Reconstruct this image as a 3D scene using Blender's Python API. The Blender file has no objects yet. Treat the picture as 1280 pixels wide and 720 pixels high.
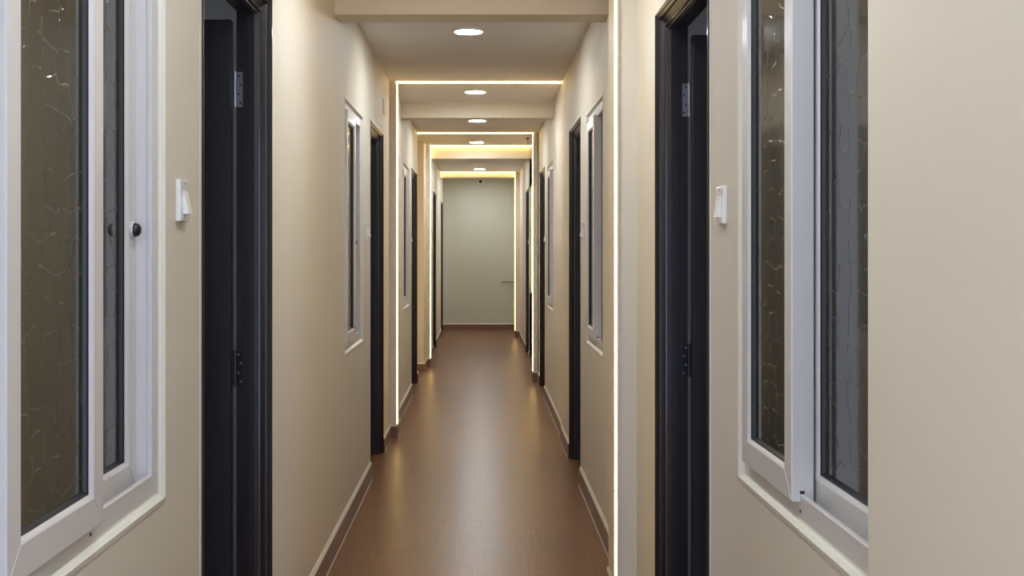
import bpy, bmesh, math, random
from mathutils import Vector
random.seed(7)
scene = bpy.context.scene
COL = scene.collection
PI = math.pi

# ------------------------------------------------------------------ materials
def mat(name, base=(.8, .8, .8), rough=.5, metal=0.0, **kw):
    m = bpy.data.materials.new(name); m.use_nodes = True
    b = m.node_tree.nodes['Principled BSDF']
    b.inputs['Base Color'].default_value = (*base, 1)
    b.inputs['Roughness'].default_value = rough
    b.inputs['Metallic'].default_value = metal
    for k, v in kw.items():
        b.inputs[k.replace('_', ' ')].default_value = v
    return m

def nodes(m):
    nt = m.node_tree
    return nt, nt.nodes['Principled BSDF'], nt.nodes.new, nt.links.new

def add_noise_bump(m, scale, strength, dist=.002, detail=3):
    nt, b, N, L = nodes(m)
    tc = N('ShaderNodeTexCoord'); no = N('ShaderNodeTexNoise'); bp = N('ShaderNodeBump')
    no.inputs['Scale'].default_value = scale; no.inputs['Detail'].default_value = detail
    bp.inputs['Strength'].default_value = strength; bp.inputs['Distance'].default_value = dist
    L(tc.outputs['Object'], no.inputs['Vector']); L(no.outputs['Fac'], bp.inputs['Height'])
    L(bp.outputs['Normal'], b.inputs['Normal'])

def add_mottle(m, c1, c2, scale, detail=4):
    nt, b, N, L = nodes(m)
    tc = N('ShaderNodeTexCoord'); no = N('ShaderNodeTexNoise'); mx = N('ShaderNodeMix')
    mx.data_type = 'RGBA'
    no.inputs['Scale'].default_value = scale; no.inputs['Detail'].default_value = detail
    mx.inputs['A'].default_value = (*c1, 1); mx.inputs['B'].default_value = (*c2, 1)
    L(tc.outputs['Object'], no.inputs['Vector']); L(no.outputs['Fac'], mx.inputs['Factor'])
    L(mx.outputs['Result'], b.inputs['Base Color'])

M = {}
M['wall'] = mat('cream_wall_paint', (.76, .70, .59), .55)
add_mottle(M['wall'], (.755, .685, .56), (.725, .66, .54), 3.0); add_noise_bump(M['wall'], 60, .12, .002)
M['end_wall'] = mat('end_wall_paint', (.56, .555, .46), .6); add_noise_bump(M['end_wall'], 60, .12, .002)
M['room'] = mat('room_wall_paint', (.55, .50, .40), .7); add_noise_bump(M['room'], 40, .1, .002)
M['ceiling'] = mat('ceiling_paint', (.80, .76, .74), .7); add_noise_bump(M['ceiling'], 50, .1, .002)
M['bead'] = mat('sealant_paint', (.74, .71, .61), .45); add_noise_bump(M['bead'], 90, .5, .003)
M['upvc'] = mat('white_window_plastic', (.665, .64, .63), .28)
add_noise_bump(M['upvc'], 9, .04, .002)
M['gasket'] = mat('black_gasket_and_slot_shade', (.012, .012, .014), .45); add_noise_bump(M['gasket'], 200, .05, .0005)
M['black'] = mat('black_plastic', (.012, .012, .015), .3); add_noise_bump(M['black'], 200, .05, .0005)
M['switch'] = mat('white_switch_plastic', (.80, .79, .75), .16); add_noise_bump(M['switch'], 30, .03, .001)
M['steel'] = mat('hinge_steel', (.30, .30, .32), .35, .9); add_noise_bump(M['steel'], 300, .1, .0005)
M['rim'] = mat('white_lamp_rim', (.85, .85, .85), .4); add_noise_bump(M['rim'], 200, .02, .0005)
M['channel'] = mat('light_strip_channel', (.75, .72, .66), .4); add_noise_bump(M['channel'], 200, .02, .0005)
M['rod'] = mat('brown_painted_rod', (.12, .09, .06), .5); add_noise_bump(M['rod'], 100, .1, .0005)

def wood(name, c1, c2, rough, coat):
    m = mat(name, c1, rough, 0, Coat_Weight=coat, Coat_Roughness=.12)
    nt, b, N, L = nodes(m)
    tc = N('ShaderNodeTexCoord'); mp = N('ShaderNodeMapping'); no = N('ShaderNodeTexNoise'); mx = N('ShaderNodeMix'); bp = N('ShaderNodeBump')
    mx.data_type = 'RGBA'
    mp.inputs['Scale'].default_value = (22, 22, 2.2)
    no.inputs['Scale'].default_value = 2.0; no.inputs['Detail'].default_value = 6; no.inputs['Distortion'].default_value = .6
    mx.inputs['A'].default_value = (*c1, 1); mx.inputs['B'].default_value = (*c2, 1)
    bp.inputs['Strength'].default_value = .25; bp.inputs['Distance'].default_value = .002
    L(tc.outputs['Object'], mp.inputs['Vector']); L(mp.outputs['Vector'], no.inputs['Vector'])
    L(no.outputs['Fac'], mx.inputs['Factor']); L(mx.outputs['Result'], b.inputs['Base Color'])
    L(no.outputs['Fac'], bp.inputs['Height']); L(bp.outputs['Normal'], b.inputs['Normal'])
    return m
M['wood'] = wood('dark_varnished_wood', (.011, .006, .006), (.022, .012, .012), .38, .28)
M['leaf'] = wood('dark_door_leaf', (.014, .012, .013), (.020, .017, .018), .5, .05)

def emis(name, col, strength):
    m = mat(name, (.9, .9, .9), .4)
    b = m.node_tree.nodes['Principled BSDF']
    b.inputs['Emission Color'].default_value = (*col, 1)
    b.inputs['Emission Strength'].default_value = strength
    return m
M['strip'] = emis('warm_light_strip', (1.0, .685, .21), 9.5)
M['lamp'] = emis('cool_downlight', (.88, .94, 1.0), 215.0)

# floor: wood-look planks running down the corridor
def floor_mat(name, cA, cB, cM, rough, seams=True):
    m = mat(name, cA, rough)
    nt, b, N, L = nodes(m); b.inputs['Specular IOR Level'].default_value = .26
    tc = N('ShaderNodeTexCoord'); mp = N('ShaderNodeMapping'); br = N('ShaderNodeTexBrick')
    mp.inputs['Rotation'].default_value = (0, 0, PI / 2); mp.inputs['Location'].default_value = (.52, .115, 0)
    br.inputs['Scale'].default_value = 1.0; br.inputs['Brick Width'].default_value = 1.2; br.inputs['Row Height'].default_value = .6
    br.inputs['Mortar Size'].default_value = .0016; br.inputs['Mortar Smooth'].default_value = .3
    br.offset = .5
    br.inputs['Color1'].default_value = (*cA, 1); br.inputs['Color2'].default_value = (*cB, 1); br.inputs['Mortar'].default_value = (*cM, 1)
    L(tc.outputs['Object'], mp.inputs['Vector']); L(mp.outputs['Vector'], br.inputs['Vector'])
    m2 = N('ShaderNodeMapping'); m2.inputs['Scale'].default_value = (60, 2.0, 30)
    no = N('ShaderNodeTexNoise'); no.inputs['Scale'].default_value = 1.6; no.inputs['Detail'].default_value = 7; no.inputs['Distortion'].default_value = .8
    L(tc.outputs['Object'], m2.inputs['Vector']); L(m2.outputs['Vector'], no.inputs['Vector'])
    rp = N('ShaderNodeValToRGB'); rp.color_ramp.elements[0].position = .3; rp.color_ramp.elements[0].color = (.70, .68, .66, 1)
    rp.color_ramp.elements[1].position = .7; rp.color_ramp.elements[1].color = (1.18, 1.15, 1.12, 1)
    L(no.outputs['Fac'], rp.inputs['Fac'])
    mx = N('ShaderNodeMix'); mx.data_type = 'RGBA'; mx.blend_type = 'MULTIPLY'; mx.inputs['Factor'].default_value = 1
    L(br.outputs['Color'], mx.inputs['A']); L(rp.outputs['Color'], mx.inputs['B']); L(mx.outputs['Result'], b.inputs['Base Color'])
    m3 = N('ShaderNodeMapping'); m3.inputs['Scale'].default_value = (5, 40, 5)
    n3 = N('ShaderNodeTexNoise'); n3.inputs['Scale'].default_value = 1.2; n3.inputs['Detail'].default_value = 4
    L(tc.outputs['Object'], m3.inputs['Vector']); L(m3.outputs['Vector'], n3.inputs['Vector'])
    r3 = N('ShaderNodeMapRange'); r3.inputs['From Min'].default_value = .3; r3.inputs['From Max'].default_value = .7; r3.inputs['To Min'].default_value = .84; r3.inputs['To Max'].default_value = 1.14
    L(n3.outputs['Fac'], r3.inputs['Value'])
    mx3 = N('ShaderNodeMix'); mx3.data_type = 'RGBA'; mx3.blend_type = 'MULTIPLY'; mx3.inputs['Factor'].default_value = 1
    L(mx.outputs['Result'], mx3.inputs['A']); L(r3.outputs['Result'], mx3.inputs['B']); L(mx3.outputs['Result'], b.inputs['Base Color'])
    bp = N('ShaderNodeBump'); bp.inputs['Strength'].default_value = .025; bp.inputs['Distance'].default_value = .001
    L(no.outputs['Fac'], bp.inputs['Height']); L(bp.outputs['Normal'], b.inputs['Normal'])
    mr = N('ShaderNodeMapRange'); mr.inputs['To Min'].default_value = rough - .025; mr.inputs['To Max'].default_value = rough + .035
    L(no.outputs['Fac'], mr.inputs['Value']); L(mr.outputs['Result'], b.inputs['Roughness'])
    return m
M['floor'] = floor_mat('brown_plank_floor', (.205, .086, .030), (.18, .074, .026), (.25, .125, .062), .31)
M['skirt'] = mat('brown_skirting', (.19, .085, .04), .35)
add_mottle(M['skirt'], (.22, .098, .045), (.15, .068, .033), 12); add_noise_bump(M['skirt'], 60, .1, .001)

def glass_mat(name, tint, scale, stretch):
    m = mat(name, tint, .09, 0, Transmission_Weight=.72, IOR=1.45)
    nt, b, N, L = nodes(m)
    tc = N('ShaderNodeTexCoord'); mp = N('ShaderNodeMapping'); mp.inputs['Scale'].default_value = stretch
    vo = N('ShaderNodeTexVoronoi'); vo.feature = 'DISTANCE_TO_EDGE'; vo.inputs['Scale'].default_value = scale; vo.inputs['Randomness'].default_value = .5
    nz = N('ShaderNodeTexNoise'); nz.inputs['Scale'].default_value = 14; nz.inputs['Detail'].default_value = 3
    mxv = N('ShaderNodeMix'); mxv.data_type = 'VECTOR'; mxv.inputs['Factor'].default_value = .025
    L(tc.outputs['Object'], nz.inputs['Vector'])
    L(tc.outputs['Object'], mxv.inputs['A']); L(nz.outputs['Color'], mxv.inputs['B'])
    L(mxv.outputs['Result'], mp.inputs['Vector']); L(mp.outputs['Vector'], vo.inputs['Vector'])
    rp = N('ShaderNodeValToRGB'); e = rp.color_ramp.elements
    e[0].position = 0.0; e[0].color = (1, 1, 1, 1); e[1].position = .020; e[1].color = (0, 0, 0, 1)
    L(vo.outputs['Distance'], rp.inputs['Fac'])
    # broken ridge lines: a slow noise fades some of them
    n2 = N('ShaderNodeTexNoise'); n2.inputs['Scale'].default_value = 22; L(tc.outputs['Object'], n2.inputs['Vector'])
    r2 = N('ShaderNodeValToRGB'); r2.color_ramp.elements[0].position = .42; r2.color_ramp.elements[1].position = .62
    L(n2.outputs['Fac'], r2.inputs['Fac'])
    mu = N('ShaderNodeMath'); mu.operation = 'MULTIPLY'
    L(rp.outputs['Color'], mu.inputs[0]); L(r2.outputs['Color'], mu.inputs[1])
    mc = N('ShaderNodeMix'); mc.data_type = 'RGBA'; mc.inputs['A'].default_value = (*tint, 1); mc.inputs['B'].default_value = (.42, .40, .32, 1)
    L(mu.outputs[0], mc.inputs['Factor']); L(mc.outputs['Result'], b.inputs['Base Color'])
    tw = N('ShaderNodeMapRange'); tw.inputs['To Min'].default_value = .72; tw.inputs['To Max'].default_value = .35
    L(mu.outputs[0], tw.inputs['Value']); L(tw.outputs['Result'], b.inputs['Transmission Weight'])
    bp = N('ShaderNodeBump'); bp.inputs['Strength'].default_value = .35; bp.inputs['Distance'].default_value = .003
    L(mu.outputs[0], bp.inputs['Height']); L(bp.outputs['Normal'], b.inputs['Normal'])
    return m
M['glass'] = glass_mat('patterned_window_glass', (.135, .135, .11), 20, (1, .78, 1.0))

# ------------------------------------------------------------------ mesh helpers
class MB:
    def __init__(s): s.bm = bmesh.new()
    def box(s, x0, x1, y0, y1, z0, z1, bev=0, mi=0):
        x0, x1 = sorted((x0, x1)); y0, y1 = sorted((y0, y1)); z0, z1 = sorted((z0, z1))
        v = [s.bm.verts.new(p) for p in ((x0,y0,z0),(x1,y0,z0),(x1,y1,z0),(x0,y1,z0),(x0,y0,z1),(x1,y0,z1),(x1,y1,z1),(x0,y1,z1))]
        fs = [s.bm.faces.new([v[i] for i in q]) for q in ((0,3,2,1),(4,5,6,7),(0,1,5,4),(1,2,6,5),(2,3,7,6),(3,0,4,7))]
        for f in fs: f.material_index = mi
        if bev:
            es = list({e for f in fs for e in f.edges})
            r = bmesh.ops.bevel(s.bm, geom=es, offset=bev, segments=2, profile=.5, affect='EDGES')
            for f in r['faces']: f.material_index = mi
        return s
    def loft(s, rings, close_ring=True, close_path=False, caps=True, mi=0):
        R = [[s.bm.verts.new(p) for p in r] for r in rings]
        n = len(R[0]); k = len(R)
        for i in range(k if close_path else k - 1):
            a, b = R[i], R[(i + 1) % k]
            for j in range(n if close_ring else n - 1):
                f = s.bm.faces.new((a[j], a[(j + 1) % n], b[(j + 1) % n], b[j])); f.material_index = mi
        if caps and not close_path:
            for r in (R[0], R[-1]):
                try: s.bm.faces.new(r).material_index = mi
                except ValueError: pass
        return s
    def lathe(s, prof, seg=32, axis='z', c=(0, 0, 0), sgn=1, mi=0):
        rings = []
        for i in range(seg):
            a = 2 * PI * i / seg; r = []
            for (rad, h) in prof:
                rad = max(rad, 1e-5)
                p = (rad*math.cos(a), rad*math.sin(a), sgn*h) if axis == 'z' else ((sgn*h, rad*math.cos(a), rad*math.sin(a)) if axis == 'x' else (rad*math.cos(a), sgn*h, rad*math.sin(a)))
                r.append((p[0]+c[0], p[1]+c[1], p[2]+c[2]))
            rings.append(r)
        s.loft(rings, close_ring=False, close_path=True, mi=mi)
        bmesh.ops.remove_doubles(s.bm, verts=s.bm.verts, dist=1e-4)
        return s
    def build(s, name, material, parent=None, smooth=False, loc=None):
        bmesh.ops.recalc_face_normals(s.bm, faces=s.bm.faces)
        me = bpy.data.meshes.new(name); s.bm.to_mesh(me); s.bm.free()
        for m in (material if isinstance(material, list) else [material]): me.materials.append(m)
        if smooth:
            for p in me.polygons: p.use_smooth = True
            try: me.set_sharp_from_angle(angle=math.radians(35))
            except Exception: pass
        o = bpy.data.objects.new(name, me); COL.objects.link(o)
        if parent: o.parent = parent
        if loc: o.location = loc
        return o

def tag(o, label, cat, group=None, kind=None):
    o['label'] = label; o['category'] = cat
    if group: o['group'] = group
    if kind: o['kind'] = kind
    return o
def thing(name, loc, rz=0):
    o = bpy.data.objects.new(name, None); COL.objects.link(o)
    o.empty_display_size = .05; o.location = loc; o.rotation_euler = (0, 0, rz)
    return o
def copy_tree(o, parent=None, name=None):
    c = o.copy(); COL.objects.link(c)
    if name: c.name = name
    if parent: c.parent = parent
    for ch in list(o.children): copy_tree(ch, c)
    return c

# ------------------------------------------------------------------ dimensions (metres; camera at the origin of y, eye 1.4 m)
H = 2.64            # ceiling
T = .10             # corridor wall thickness
WZ0, WZ1 = .883, 2.15      # window recess
DZ = 2.195                 # top of door frames
Y0, YE = -1.3, 20.97
YA, YB, YC, YD, YEE = 4.577, 8.86, 12.72, 14.30, 19.16      # the five light frames
LEFT = [(Y0, YA, .668), (YA, YC, .680), (13.70, YEE, .660), (YEE, YE, .672)]
RIGHT = [(Y0, YB, .592), (YB, YC, .604), (YC, YD, .597), (YD, YE, .609)]
def plane(side, y):
    for a, b, X in (LEFT if side < 0 else RIGHT):
        if a <= y <= b: return X
WINS = [  # number, side, y0, y1, label
    (1, -1, 1.622, 2.520, 'white sliding window with patterned glass, left wall, nearest the viewer'),
    (2, -1, 5.955, 6.865, 'white sliding window in left wall just before the second dark doorway'),
    (3, -1, 10.33, 11.23, 'narrow-looking white window in left wall, just past the first left-hand light strip'),
    (4, -1, 14.75, 15.65, 'farthest white window of the left wall, a sliver past the yellow-lit alcove'),
    (5, 1, 1.800, 2.750, 'white sliding window with patterned glass, right wall, partly behind the near pillar'),
    (6, 1, 5.846, 6.753, 'white sliding window in right wall between near light strip and second right doorway'),
    (7, 1, 10.10, 11.00, 'white window in right wall just in front of the third right-hand doorway'),
    (8, 1, 14.05, 14.95, 'farthest white window of the right wall, a sliver behind the thin light strip'),
]
DOORS = [
    (1, -1, 2.855, 3.800, 'nearest dark wooden doorway in left wall, leaf open, beside the near light switch'),
    (2, -1, 7.315, 8.265, 'second dark wooden doorway in left wall, just before the first left pillar'),
    (3, -1, 11.62, 12.57, 'third dark doorway in left wall, right before the yellow-lit alcove'),
    (4, -1, 16.25, 17.20, 'fourth dark doorway in left wall, beyond the yellow-lit alcove'),
    (5, -1, 19.72, 20.67, 'last dark doorway in left wall, next to the grey end wall'),
    (6, 1, 3.110, 4.064, 'nearest dark wooden doorway in right wall, between light switch and lit pillar'),
    (7, 1, 7.150, 8.050, 'second dark wooden doorway in right wall, beyond the near lit pillar'),
    (8, 1, 11.42, 12.34, 'third dark doorway in right wall, just before the far lit pillar'),
    (9, 1, 15.40, 16.35, 'farthest dark doorway in right wall, a sliver behind the thin light strip'),
]

# ------------------------------------------------------------------ room shell
def wall(side, name, label):
    mb = MB()
    ops = [(y0, y1, WZ0, WZ1) for n, s, y0, y1, l in WINS if s == side] + [(y0, y1, 0, DZ) for n, s, y0, y1, l in DOORS if s == side]
    ops.sort()
    for (a, b, X) in (LEFT if side < 0 else RIGHT):
        y = a
        for (o0, o1, z0, z1) in [o for o in ops if a <= o[0] < b]:
            mb.box(side*X, side*(X+T), y, o0, 0, H)
            if z0 > 0: mb.box(side*X, side*(X+T), o0, o1, 0, z0)
            mb.box(side*X, side*(X+T), o0, o1, z1, H)
            y = o1
        mb.box(side*X, side*(X+T), y, b, 0, H)
    if side < 0:   # alcove behind the third left-hand doorway
        mb.box(-.680-T, -1.9, YC-.1, YC, 0, H); mb.box(-.660-T, -1.9, 13.70, 13.80, 0, H); mb.box(-1.9, -2.0, YC-.1, 13.80, 0, H)
    return tag(mb.build(name, M['wall']), label, 'wall', kind='structure')
wall(-1, 'wall_left', 'cream plastered corridor wall on the left with doors and windows')
wall(1, 'wall_right', 'cream plastered corridor wall on the right with doors and windows')
tag(MB().box(-3.8, 3.8, YE, YE+.1, 0, H).build('wall_end', M['end_wall']), 'plain grey-beige wall closing the far end of the corridor', 'wall', kind='structure')
mb = MB()
mb.box(-3.8, -.56, Y0-.1, Y0, 0, H); mb.box(.48, 3.8, Y0-.1, Y0, 0, H); mb.box(-.56, .48, Y0-.1, Y0, 2.25, H)  # doorway added out of view to let daylight in
tag(mb.build('wall_back', M['wall']), 'cream wall with an unseen doorway added for daylight behind the viewer', 'wall', kind='structure')
for side, nm, parts in ((-1, 'wall_left_rooms', (4.75, 9.0, 14.0, 18.0)), (1, 'wall_right_rooms', (4.75, 9.0, 13.2, 17.6))):
    mb = MB()
    mb.box(side*3.7, side*3.8, Y0, 2.6, 0, H); mb.box(side*3.7, side*3.8, 3.5, YE, 0, H)
    mb.box(side*3.7, side*3.8, 2.6, 3.5, 0, 1.2); mb.box(side*3.7, side*3.8, 2.6, 3.5, 2.0, H)     # unseen opening added to let sky light into the room
    for p in parts: mb.box(side*(.70+T), side*3.7, p, p+.1, 0, H)
    tag(mb.build(nm, M['room']), 'plain outer wall and partitions of the rooms on the %s' % ('left' if side < 0 else 'right'), 'wall', kind='structure')
tag(MB().box(-3.8, 3.8, Y0-.1, YE+.1, H, H+.1).build('ceiling', M['ceiling']), 'flat off-white corridor ceiling with round downlights', 'ceiling', kind='structure')
tag(MB().box(-3.8, 3.8, Y0-.1, YE+.1, -.1, 0).build('floor', M['floor']), 'glossy brown wood-look plank floor running down the corridor', 'floor', kind='structure')

# beams
BEAMS = [(5.56, 5.757, 2.49, 'nearest cream ceiling beam crossing the top of the corridor'),
         (10.08, 10.28, 2.507, 'second cream ceiling beam, behind the first full light frame'),
         (14.33, 14.53, 2.487, 'third ceiling beam, lit yellow under the fourth light frame'),
         (19.19, 19.39, 2.555, 'farthest shallow ceiling beam, glowing yellow before the end wall')]
for i, (a, b, z, lab) in enumerate(BEAMS):
    tag(MB().box(-.70, .62, a, b, z, H).build('ceiling_beam', M['wall']), lab, 'beam', group='ceiling beams', kind='structure')
# pillars projecting a few centimetres from the walls
PILL = [(1, .530, .95, 1.646, 'plain cream pillar filling the right edge of the picture'),
        (1, .516, YA, YA+.30, 'slim cream pillar on the right wall carrying the nearest light strip'),
        (-1, .628, YB, YB+.30, 'slim cream pillar on the left wall after the second doorway'),
        (1, .547, YC, YC+.30, 'slim far pillar on the right wall after the third doorway'),
        (-1, .612, YD, YD+.30, 'slim yellow-lit pillar on the left wall past the alcove'),
        (1, .536, YEE, YEE+.30, 'slim farthest pillar on the right wall near the end wall')]
for s, X, a, b, lab in PILL:
    Xw = plane(s, (a + b) / 2)
    tag(MB().box(s*X, s*(Xw+.01), a, b, 0, H).build('pillar', M['wall']), lab, 'pillar', group='slim wall pillars', kind='structure')

# skirting: brown board, pale filler along its top, pale joint at the floor
def skirt_run(mb, p0, p1, n, t=1.0):
    # p0,p1 along the wall foot; n = unit normal into the corridor
    d = Vector((p1[0]-p0[0], p1[1]-p0[1])).normalized()
    def ring(p): return [(p[0]+n[0]*o*t, p[1]+n[1]*o*t, z) for o, z in prof]
    prof = [(-.005, 0), (.013, 0), (.013, .093), (.011, .095), (-.005, .095)]
    mb.loft([ring(p0), ring(p1)], mi=0)
    prof = [(-.005, .095), (.011, .095), (.002, .112), (-.005, .112)]
    mb.loft([ring(p0), ring(p1)], mi=1)
    prof = [(.010, 0), (.0185, 0), (.017, .0022), (.010, .003)]
    mb.loft([ring(p0), ring(p1)], mi=2)
M['joint'] = mat('pale_floor_joint', (.36, .27, .20), .5); add_noise_bump(M['joint'], 80, .2, .001)
SK = [M['skirt'], M['bead'], M['joint']]
for side, nm in ((-1, 'baseboard_left'), (1, 'baseboard_right')):
    mb = MB(); dd = sorted((y0, y1) for n, s, y0, y1, l in DOORS if s == side)
    for (a, b, X) in (LEFT if side < 0 else RIGHT):
        y = a
        cuts = [d for d in dd if a <= d[0] < b] + [(p, q) for s, Xp, p, q, l in PILL if s == side and a <= p < b]
        for (c0, c1) in sorted(cuts):
            if c0 - y > .01: skirt_run(mb, (side*X, y), (side*X, c0), (-side, 0))
            y = c1
        if b - y > .01: skirt_run(mb, (side*X, y), (side*X, b), (-side, 0))
    for s, Xp, p, q, l in PILL:
        if s == side:
            Xw = plane(s, (p + q) / 2)
            skirt_run(mb, (s*Xp, p), (s*Xp, q), (-s, 0), .5); skirt_run(mb, (s*(Xp-.0065), p), (s*Xw, p), (0, -1), .5); skirt_run(mb, (s*(Xp-.0065), q), (s*Xw, q), (0, 1), .5)
    if side < 0:
        skirt_run(mb, (-.647, 13.70), (-1.9, 13.70), (0, -1)); skirt_run(mb, (-.667, YC), (-1.9, YC), (0, 1)); skirt_run(mb, (-1.9, YC), (-1.9, 13.70), (1, 0))
    tag(mb.build(nm, SK), 'brown skirting with pale filler line along the %s wall' % ('left' if side < 0 else 'right'), 'skirting', kind='structure')
mb = MB(); skirt_run(mb, (-.67, YE), (.61, YE), (0, -1))
tag(mb.build('baseboard_end', SK), 'brown skirting along the foot of the end wall', 'skirting', kind='structure')

# ------------------------------------------------------------------ windows
# local frame: y = along the wall from the front sash side, x = -u (u = depth into the wall), z up from the recess bottom
def rect_sweep(mb, a0, a1, b0, b1, prof, mi=0):
    def c(i, sa, sb):
        return ((a0+i) if sa < 0 else (a1-i), (b0+i) if sb < 0 else (b1-i))
    rings = []
    for sa, sb in ((-1, -1), (1, -1), (1, 1), (-1, 1)):
        r = []
        for q in prof:      # (inset, depth) or (side inset, depth, sill and head inset)
            a = c(q[0], sa, sb)[0]; b = c(q[-1] if len(q) == 3 else q[0], sa, sb)[1]; r.append((-q[1], a, b))
        rings.append(r)
    mb.loft(rings, close_ring=True, close_path=True, caps=False, mi=mi)

def make_window(name, W, knob=True):
    root = thing(name, (0, 0, 0))
    Hh = WZ1 - WZ0
    mb = MB(); rect_sweep(mb, 0, W, 0, Hh, [(0, .010), (.052, .010), (.054, .012), (.054, .019, .054), (.052, .020, .026), (.052, T, .026), (0, T)])
    fr = mb.build('window_frame', M['upvc'], root)
    mb = MB()
    rect_sweep(mb, 0, W, 0, Hh, [(-.016, .0005), (-.013, -.0022), (-.003, -.0035), (.003, .003), (.006, .0085), (.011, .0105), (-.016, .004)])
    mb.build('sealant_bead', M['bead'], root)
    # black sliver for the shade inside the drainage slot under the front sash
    MB().box(-.0095, -.0115, W*.505, W*.505+.010, .020, .026).build('drain_slot_shade', M['gasket'], fr)
    def sash(a0, a1, b0, b1, uf, ub, knob_a=None):
        mb = MB()
        rect_sweep(mb, a0, a1, b0, b1, [(0, ub), (0, uf+.0025), (.0025, uf), (.052, uf), (.055, uf+.002), (.060, uf+.007), (.061, uf+.022), (.061, ub)])
        # welded mitres, a hair proud of the plastic
        for (ca, cb, da, db) in ((a0, b0, 1, 1), (a1, b0, -1, 1), (a1, b1, -1, -1), (a0, b1, 1, -1)):
            w = .0009; p = (ca+da*.004, cb+db*.004); q = (ca+da*.051, cb+db*.051)
            pts = [(p[0]-da*w, p[1]+db*w), (p[0]+da*w, p[1]-db*w), (q[0]+da*w, q[1]-db*w), (q[0]-da*w, q[1]+db*w)]
            mb.loft([[(-(uf+.001), a, b) for a, b in pts], [(-(uf-.0006), a, b) for a, b in pts]])
        s = mb.build('sash', M['upvc'], root)
        mb = MB(); rect_sweep(mb, a0, a1, b0, b1, [(.060, uf+.0068), (.0635, uf+.009), (.066, uf+.016), (.060, uf+.020)])
        mb.build('gasket', M['gasket'], s)
        MB().box(-(uf+.0155), -(uf+.0205), a0+.0605, a1-.0605, b0+.0605, b1-.0605).build('pane', M['glass'], s)
        if not knob_a:      # black block for the shade in the sash foot slot over the track
            MB().box(-.010, -.019, a1-.001, a1+.0006, .0545, .0605).build('rail_slot_shade', M['gasket'], s)
        if knob_a:
            mb = MB(); mb.lathe([(0, 0), (.017, 0), (.018, .002), (.017, .005), (0, .005)], 24, 'x', (-uf, knob_a, 1.44-WZ0), 1)
            kb = mb.build('latch_base', M['upvc'], s, True)
            mb = MB(); mb.lathe([(.0145, .005), (.0145, .008), (.0125, .013), (.008, .017), (0, .0185)], 24, 'x', (-uf, knob_a, 1.44-WZ0), 1)
            mb.build('latch_knob', M['black'], s, True)
        return s
    zb, zt = .040, 2.105 - WZ0
    half = W - .42
    sash(.050, .480, zb, zt, -.006, .036)
    sash(.420, W-.052, .030, Hh-.030, .042, .078, W-.052-.030)
    return root
protos = {}
for n, s, y0, y1, lab in WINS:
    W = y1 - y0
    o = make_window('window_%d' % n, W)
    X = plane(s, y0)
    o.location = (s*X, y0 if s < 0 else y1, WZ0); o.rotation_euler = (0, 0, 0 if s < 0 else PI)
    tag(o, lab, 'window', group='white sliding corridor windows', kind='structure')

# ------------------------------------------------------------------ doors
# local frame: y from the near edge of the frame, x = side*u (into the wall), z up from the floor
PROF = [(0, .030), (0, -.002), (.003, -.006), (.007, -.006), (.010, -.001), (.012, .004), (.014, .002), (.018, .002), (.021, .007), (.023, .014),
        (.043, .031), (.045, .022), (.049, .020), (.052, .024), (.053, .032), (.055, .028), (.058, .029), (.062, .040), (.062, .064), (.050, .066), (.050, .098), (0, .098)]
BEAD = [(-.013, .004), (-.013, -.0010), (-.006, -.0026), (.001, -.0018), (.001, .004)]
def make_door(name, s, W, near):
    root = thing(name, (0, 0, 0)); mb = MB()
    rings = [[(s*u, w, 0) for w, u in PROF], [(s*u, w, DZ-w) for w, u in PROF], [(s*u, W-w, DZ-w) for w, u in PROF], [(s*u, W-w, 0) for w, u in PROF]]
    mb.loft(rings)
    fr = mb.build('door_frame', M['wood'], root)
    mb = MB()
    mb.loft([[(s*u, w, 0.113) for w, u in BEAD], [(s*u, w, DZ-w) for w, u in BEAD], [(s*u, W-w, DZ-w) for w, u in BEAD], [(s*u, W-w, 0.113) for w, u in BEAD]])
    mb.build('filler_bead', M['bead'], root)
    # leaf swung a quarter turn into the room, hinged on the far jamb
    lw, lh, lt = W - .106, 2.110, .038
    yb = W - .062
    lf = MB().box(s*.106, s*(.106+lw), yb-lt, yb, .008, lh, bev=.0015).build('door_leaf', M['leaf'], root)
    for z, m in ((1.90, M['steel']), (1.03, M['black']), (.22, M['black'])):
        mb = MB()
        mb.box(s*.079, s*.0985, W-.050-.003, W-.049, z-.055, z+.055, bev=.0006)
        rings = []
        mb.lathe([(0, -.056), (.0055, -.056), (.0055, .056), (0, .056)], 12, 'z', (s*.1015, W-.056, z))
        h = mb.build('hinge', m, root)
        if m is M['steel']: h['label'] = 'bright steel hinge'
        for k, dz in enumerate((-.042, -.015, .015, .042) if near else ()):
            MB().lathe([(0, 0), (.0036, 0), (.003, .0012), (0, .0014)], 10, 'y', (s*(.0845+.007*(k % 2)), W-.053, z+dz), -1).build('screw', M['black' if m is M['steel'] else 'steel'], h)
    return root
for n, s, y0, y1, lab in DOORS:
    o = make_door('door_%d' % n, s, y1-y0, y0 < 4)
    o.location = (s*plane(s, y0), y0, 0)
    tag(o, lab, 'doorway', group='dark wooden doorways', kind='structure')

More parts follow.
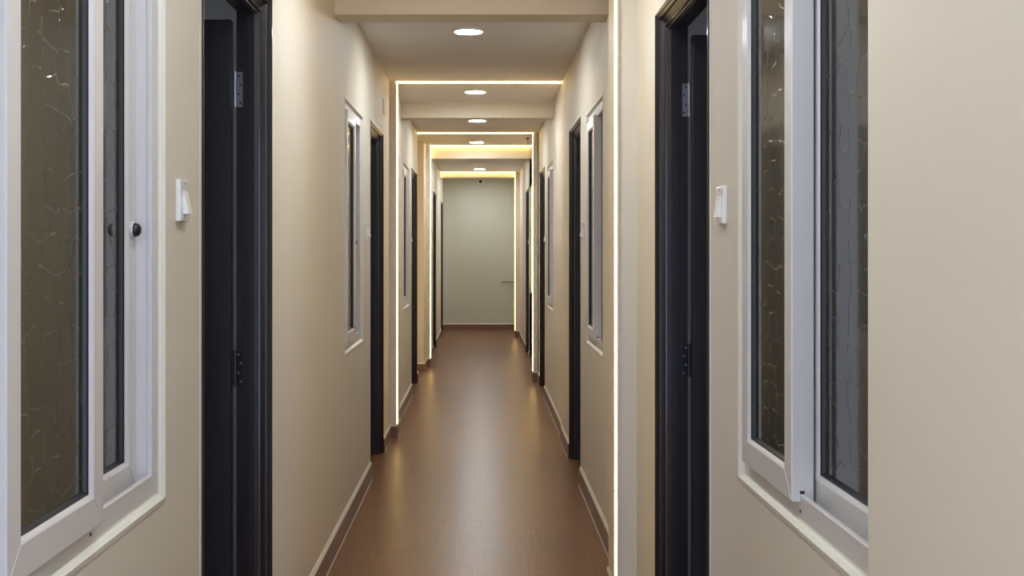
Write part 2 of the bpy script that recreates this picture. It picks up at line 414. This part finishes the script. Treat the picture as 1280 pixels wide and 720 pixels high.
# ------------------------------------------------------------------ light strips framing the corridor
def led_frame(lab, segs):
    root = thing('light_strip_frame', (0, segs[0][2] if False else 0, 0))
    for kind, b in segs:
        MB().box(*b, bev=.0008).build('diffuser' if kind == 'd' else 'channel', M['strip'] if kind == 'd' else M['channel'], root)
    tag(root, lab, 'light strip', group='light strips framing the corridor')
    return root
W_ = .008
def strip_frame(lab, y, xl, xr, ltype, rtype, joint=None):
    segs = []
    top = H - .012
    segs.append(('d', (xl, xr, y-.008, y+.010, top, H-.002)))
    for s, x, t in ((-1, xl, ltype), (1, xr, rtype)):
        if t == 'pillar':      # on the corridor-side corner of the pillar
            zs = [(.113, top)] if not joint else [(.113, joint-.0025), (joint+.0025, top)]
            for z0, z1 in zs: segs.append(('d', (x, x-s*W_, y-.001, y+.009, z0, z1)))
            segs.append(('c', (x+s*.0, x-s*.003, y+.0105, y+.018, .113, top)))
            segs.append(('c', (x+s*.0005, x+s*.0025, y-.013, y+.001, .113, top)))  # thin fin added to keep strip light off the wall before the pillar
        elif t == 'return':    # flat on the return wall just round the corner, facing down the corridor
            segs.append(('d', (x+s*.002, x+s*.050, y, y+.011, .113, top)))
        elif t == 'hidden':    # in the step of the wall, facing down the corridor
            segs.append(('d', (x+s*.0015, x+s*.011, y, y+.011, .113, top)))
    return led_frame(lab, segs)
strip_frame('nearest warm light strip, its bright line running down the right pillar', YA, -.668, .516, 'hidden', 'pillar', .479)
strip_frame('warm light strip across the ceiling and down the left pillar after the second doorway', YB, -.628, .592, 'pillar', 'hidden')
strip_frame('warm light strip down the far right pillar after the third right doorway', YC, -.680, .547, 'return', 'pillar')
strip_frame('warm light strip above the third beam and down the pillar past the alcove', YD, -.612, .597, 'pillar', 'hidden')
strip_frame('farthest warm light strip, framing the grey end wall', YEE, -.660, .536, 'hidden', 'pillar', .455)

# ------------------------------------------------------------------ downlights
def make_downlight():
    root = thing('downlight', (0, 0, 0))
    MB().lathe([(.076, 0), (.0885, 0), (.0885, -.006), (.086, -.010), (.079, -.011), (.076, -.008)], 40, 'z').build('rim', M['rim'], root, True)
    MB().lathe([(0, -.002), (.0775, -.002), (.0775, -.0085), (.06, -.0105), (0, -.0115)], 40, 'z').build('lens', M['lamp'], root, True)
    return root
DL = [(-.04, -.4, 'round downlight behind the viewer, first of the ceiling row'),
      (-.04, 1.9, 'round downlight overhead between the two near windows'),
      (-.06, 4.1, 'round downlight overhead before the nearest beam'),
      (-.075, 6.79, 'largest visible round downlight, just past the nearest beam'),
      (-.05, 9.39, 'round downlight just past the first full light frame'),
      (-.042, 11.48, 'round downlight half hidden behind the second beam'),
      (-.055, 13.80, 'round downlight just above the fourth light frame line'),
      (-.045, 16.15, 'round downlight hidden behind the third beam'),
      (-.03, 18.40, 'round downlight just in front of the farthest beam'),
      (-.03, 20.05, 'round downlight behind the farthest beam, lighting the end wall')]
d0 = make_downlight()
for i, (x, y, lab) in enumerate(DL):
    o = d0 if i == 0 else copy_tree(d0)
    o.location = (x, y, H); tag(o, lab, 'ceiling light', group='round downlights in a row')

# ------------------------------------------------------------------ switches
def make_switch():
    # local: y along wall, x>0 into the corridor
    root = thing('light_switch', (0, 0, 0))
    MB().box(0, .011, -.041, .041, -.046, .046, bev=.002).build('plate', M['switch'], root)
    mb = MB()
    prof = [(.010, -.030), (.024, -.030), (.022, -.024), (.0125, .022), (.010, .022)]
    mb.loft([[(x, -.017, z) for x, z in prof], [(x, .017, z) for x, z in prof]])
    bmesh.ops.recalc_face_normals(mb.bm, faces=mb.bm.faces)
    bmesh.ops.bevel(mb.bm, geom=list(mb.bm.edges), offset=.001, segments=1, affect='EDGES')
    mb.build('rocker', M['switch'], root)
    for dz in (-.038, .038): MB().lathe([(0, 0), (.003, 0), (.0025, .001), (0, .0012)], 10, 'x', (.011, 0, dz)).build('screw', M['steel'], root)
    return root
SW = {1: 'white light switch between near left window and near left doorway', 2: 'white light switch between the second left window and second left doorway',
      3: 'white light switch before the third left doorway', 6: 'white light switch between near right window and near right doorway',
      7: 'white light switch between the second right window and second right doorway', 8: 'white light switch before the third right doorway',
      9: 'white light switch before the farthest right doorway'}
s0 = None
for n, s, y0, y1, lab in DOORS:
    if n not in SW: continue
    o = s0 = make_switch() if s0 is None else s0
    if n != 1: o = copy_tree(s0)
    y = y0 - (.195 if s < 0 else .175)
    if n == 7: y = y0 - .2
    o.location = (s*plane(s, y), y, 1.508); o.rotation_euler = (0, 0, 0 if s < 0 else PI)
    tag(o, SW[n], 'light switch', group='white light switches')

# ------------------------------------------------------------------ small fittings
r = thing('junction_cover', (-.680, 8.31, 2.39))
MB().box(0, .006, -.05, .05, -.047, .047, bev=.002).build('cover_plate', M['wall'], r)
for dy in (-.036, .036): MB().lathe([(0, 0), (.004, 0), (.003, .0015), (0, .002)], 10, 'x', (.006, dy, 0)).build('screw', M['steel'], r)
tag(r, 'small blank cover plate high on left wall beside the second doorway pillar', 'cover plate')

r = thing('wall_camera', (-.02, YE, 2.588))
MB().lathe([(0, 0), (.042, 0), (.042, .012), (.036, .018), (0, .018)], 28, 'y', (0, 0, 0), -1).build('base', M['rim'], r, True)
MB().lathe([(.031, .018), (.031, .026), (.027, .040), (.017, .052), (0, .057)], 28, 'y', (0, 0, 0), -1).build('dome', M['black'], r, True)
tag(r, 'small black round fitting high on the grey end wall', 'camera')

r = thing('ceiling_hook', (.51, 13.33, H))
MB().lathe([(0, 0), (.022, 0), (.020, -.010), (.010, -.016), (0, -.018)], 20, 'z').build('rose', M['rod'], r, True)
MB().lathe([(0, -.017), (.0025, -.017), (.0025, -.095), (.006, -.099), (.006, -.108), (0, -.112)], 10, 'z').build('cord', M['rod'], r, True)
tag(r, 'tiny dark hook with short cord on the ceiling near the far right pillar', 'hook')

r = thing('wall_rail', (.35, YE, .834))
mb = MB(); mb.lathe([(0, 0), (.008, 0), (.008, .235), (0, .235)], 12, 'x', (0, -.022, 0)); mb.build('rod', M['rod'], r, True)
for x in (.02, .21): MB().box(x-.006, x+.006, -.022, 0, -.006, .006).build('bracket', M['rod'], r)
tag(r, 'short thin dark rail low on the right of the end wall', 'rail')

# ------------------------------------------------------------------ world: daylight reaching in through the added doorway and side room openings
w = bpy.data.worlds.new('World'); scene.world = w; w.use_nodes = True
bg = w.node_tree.nodes['Background']; bg.inputs['Color'].default_value = (.50, .66, 1.0, 1); bg.inputs['Strength'].default_value = 7.5
pl = bpy.data.lights.new('doorway_portal', 'AREA'); pl.shape = 'RECTANGLE'; pl.size = 1.04; pl.size_y = 2.25; pl.cycles.is_portal = True
po = bpy.data.objects.new('doorway_portal', pl); COL.objects.link(po); po.location = (-.04, Y0-.05, 1.125); po.rotation_euler = (PI/2, 0, 0)

# ------------------------------------------------------------------ camera
cam = bpy.data.cameras.new('camera'); co = bpy.data.objects.new('camera', cam); COL.objects.link(co)
cam.sensor_width = 36; cam.lens = 1500*36/1280; cam.sensor_fit = 'HORIZONTAL'
co.location = (0, 0, 1.4); co.rotation_euler = (PI/2, 0, 0)
cam.shift_x = (640-602)/1280; cam.shift_y = -(360-312)/1280
cam.clip_start = .05
scene.camera = co

vs = scene.view_settings
scene.display_settings.display_device = 'sRGB'
vs.view_transform = 'Standard'; vs.look = 'None'; vs.exposure = 0; vs.gamma = 1; vs.use_curve_mapping = False
scene.cycles.max_bounces = 10; scene.cycles.diffuse_bounces = 6; scene.cycles.caustics_reflective = False; scene.cycles.caustics_refractive = False
scene.cycles.use_denoising = True
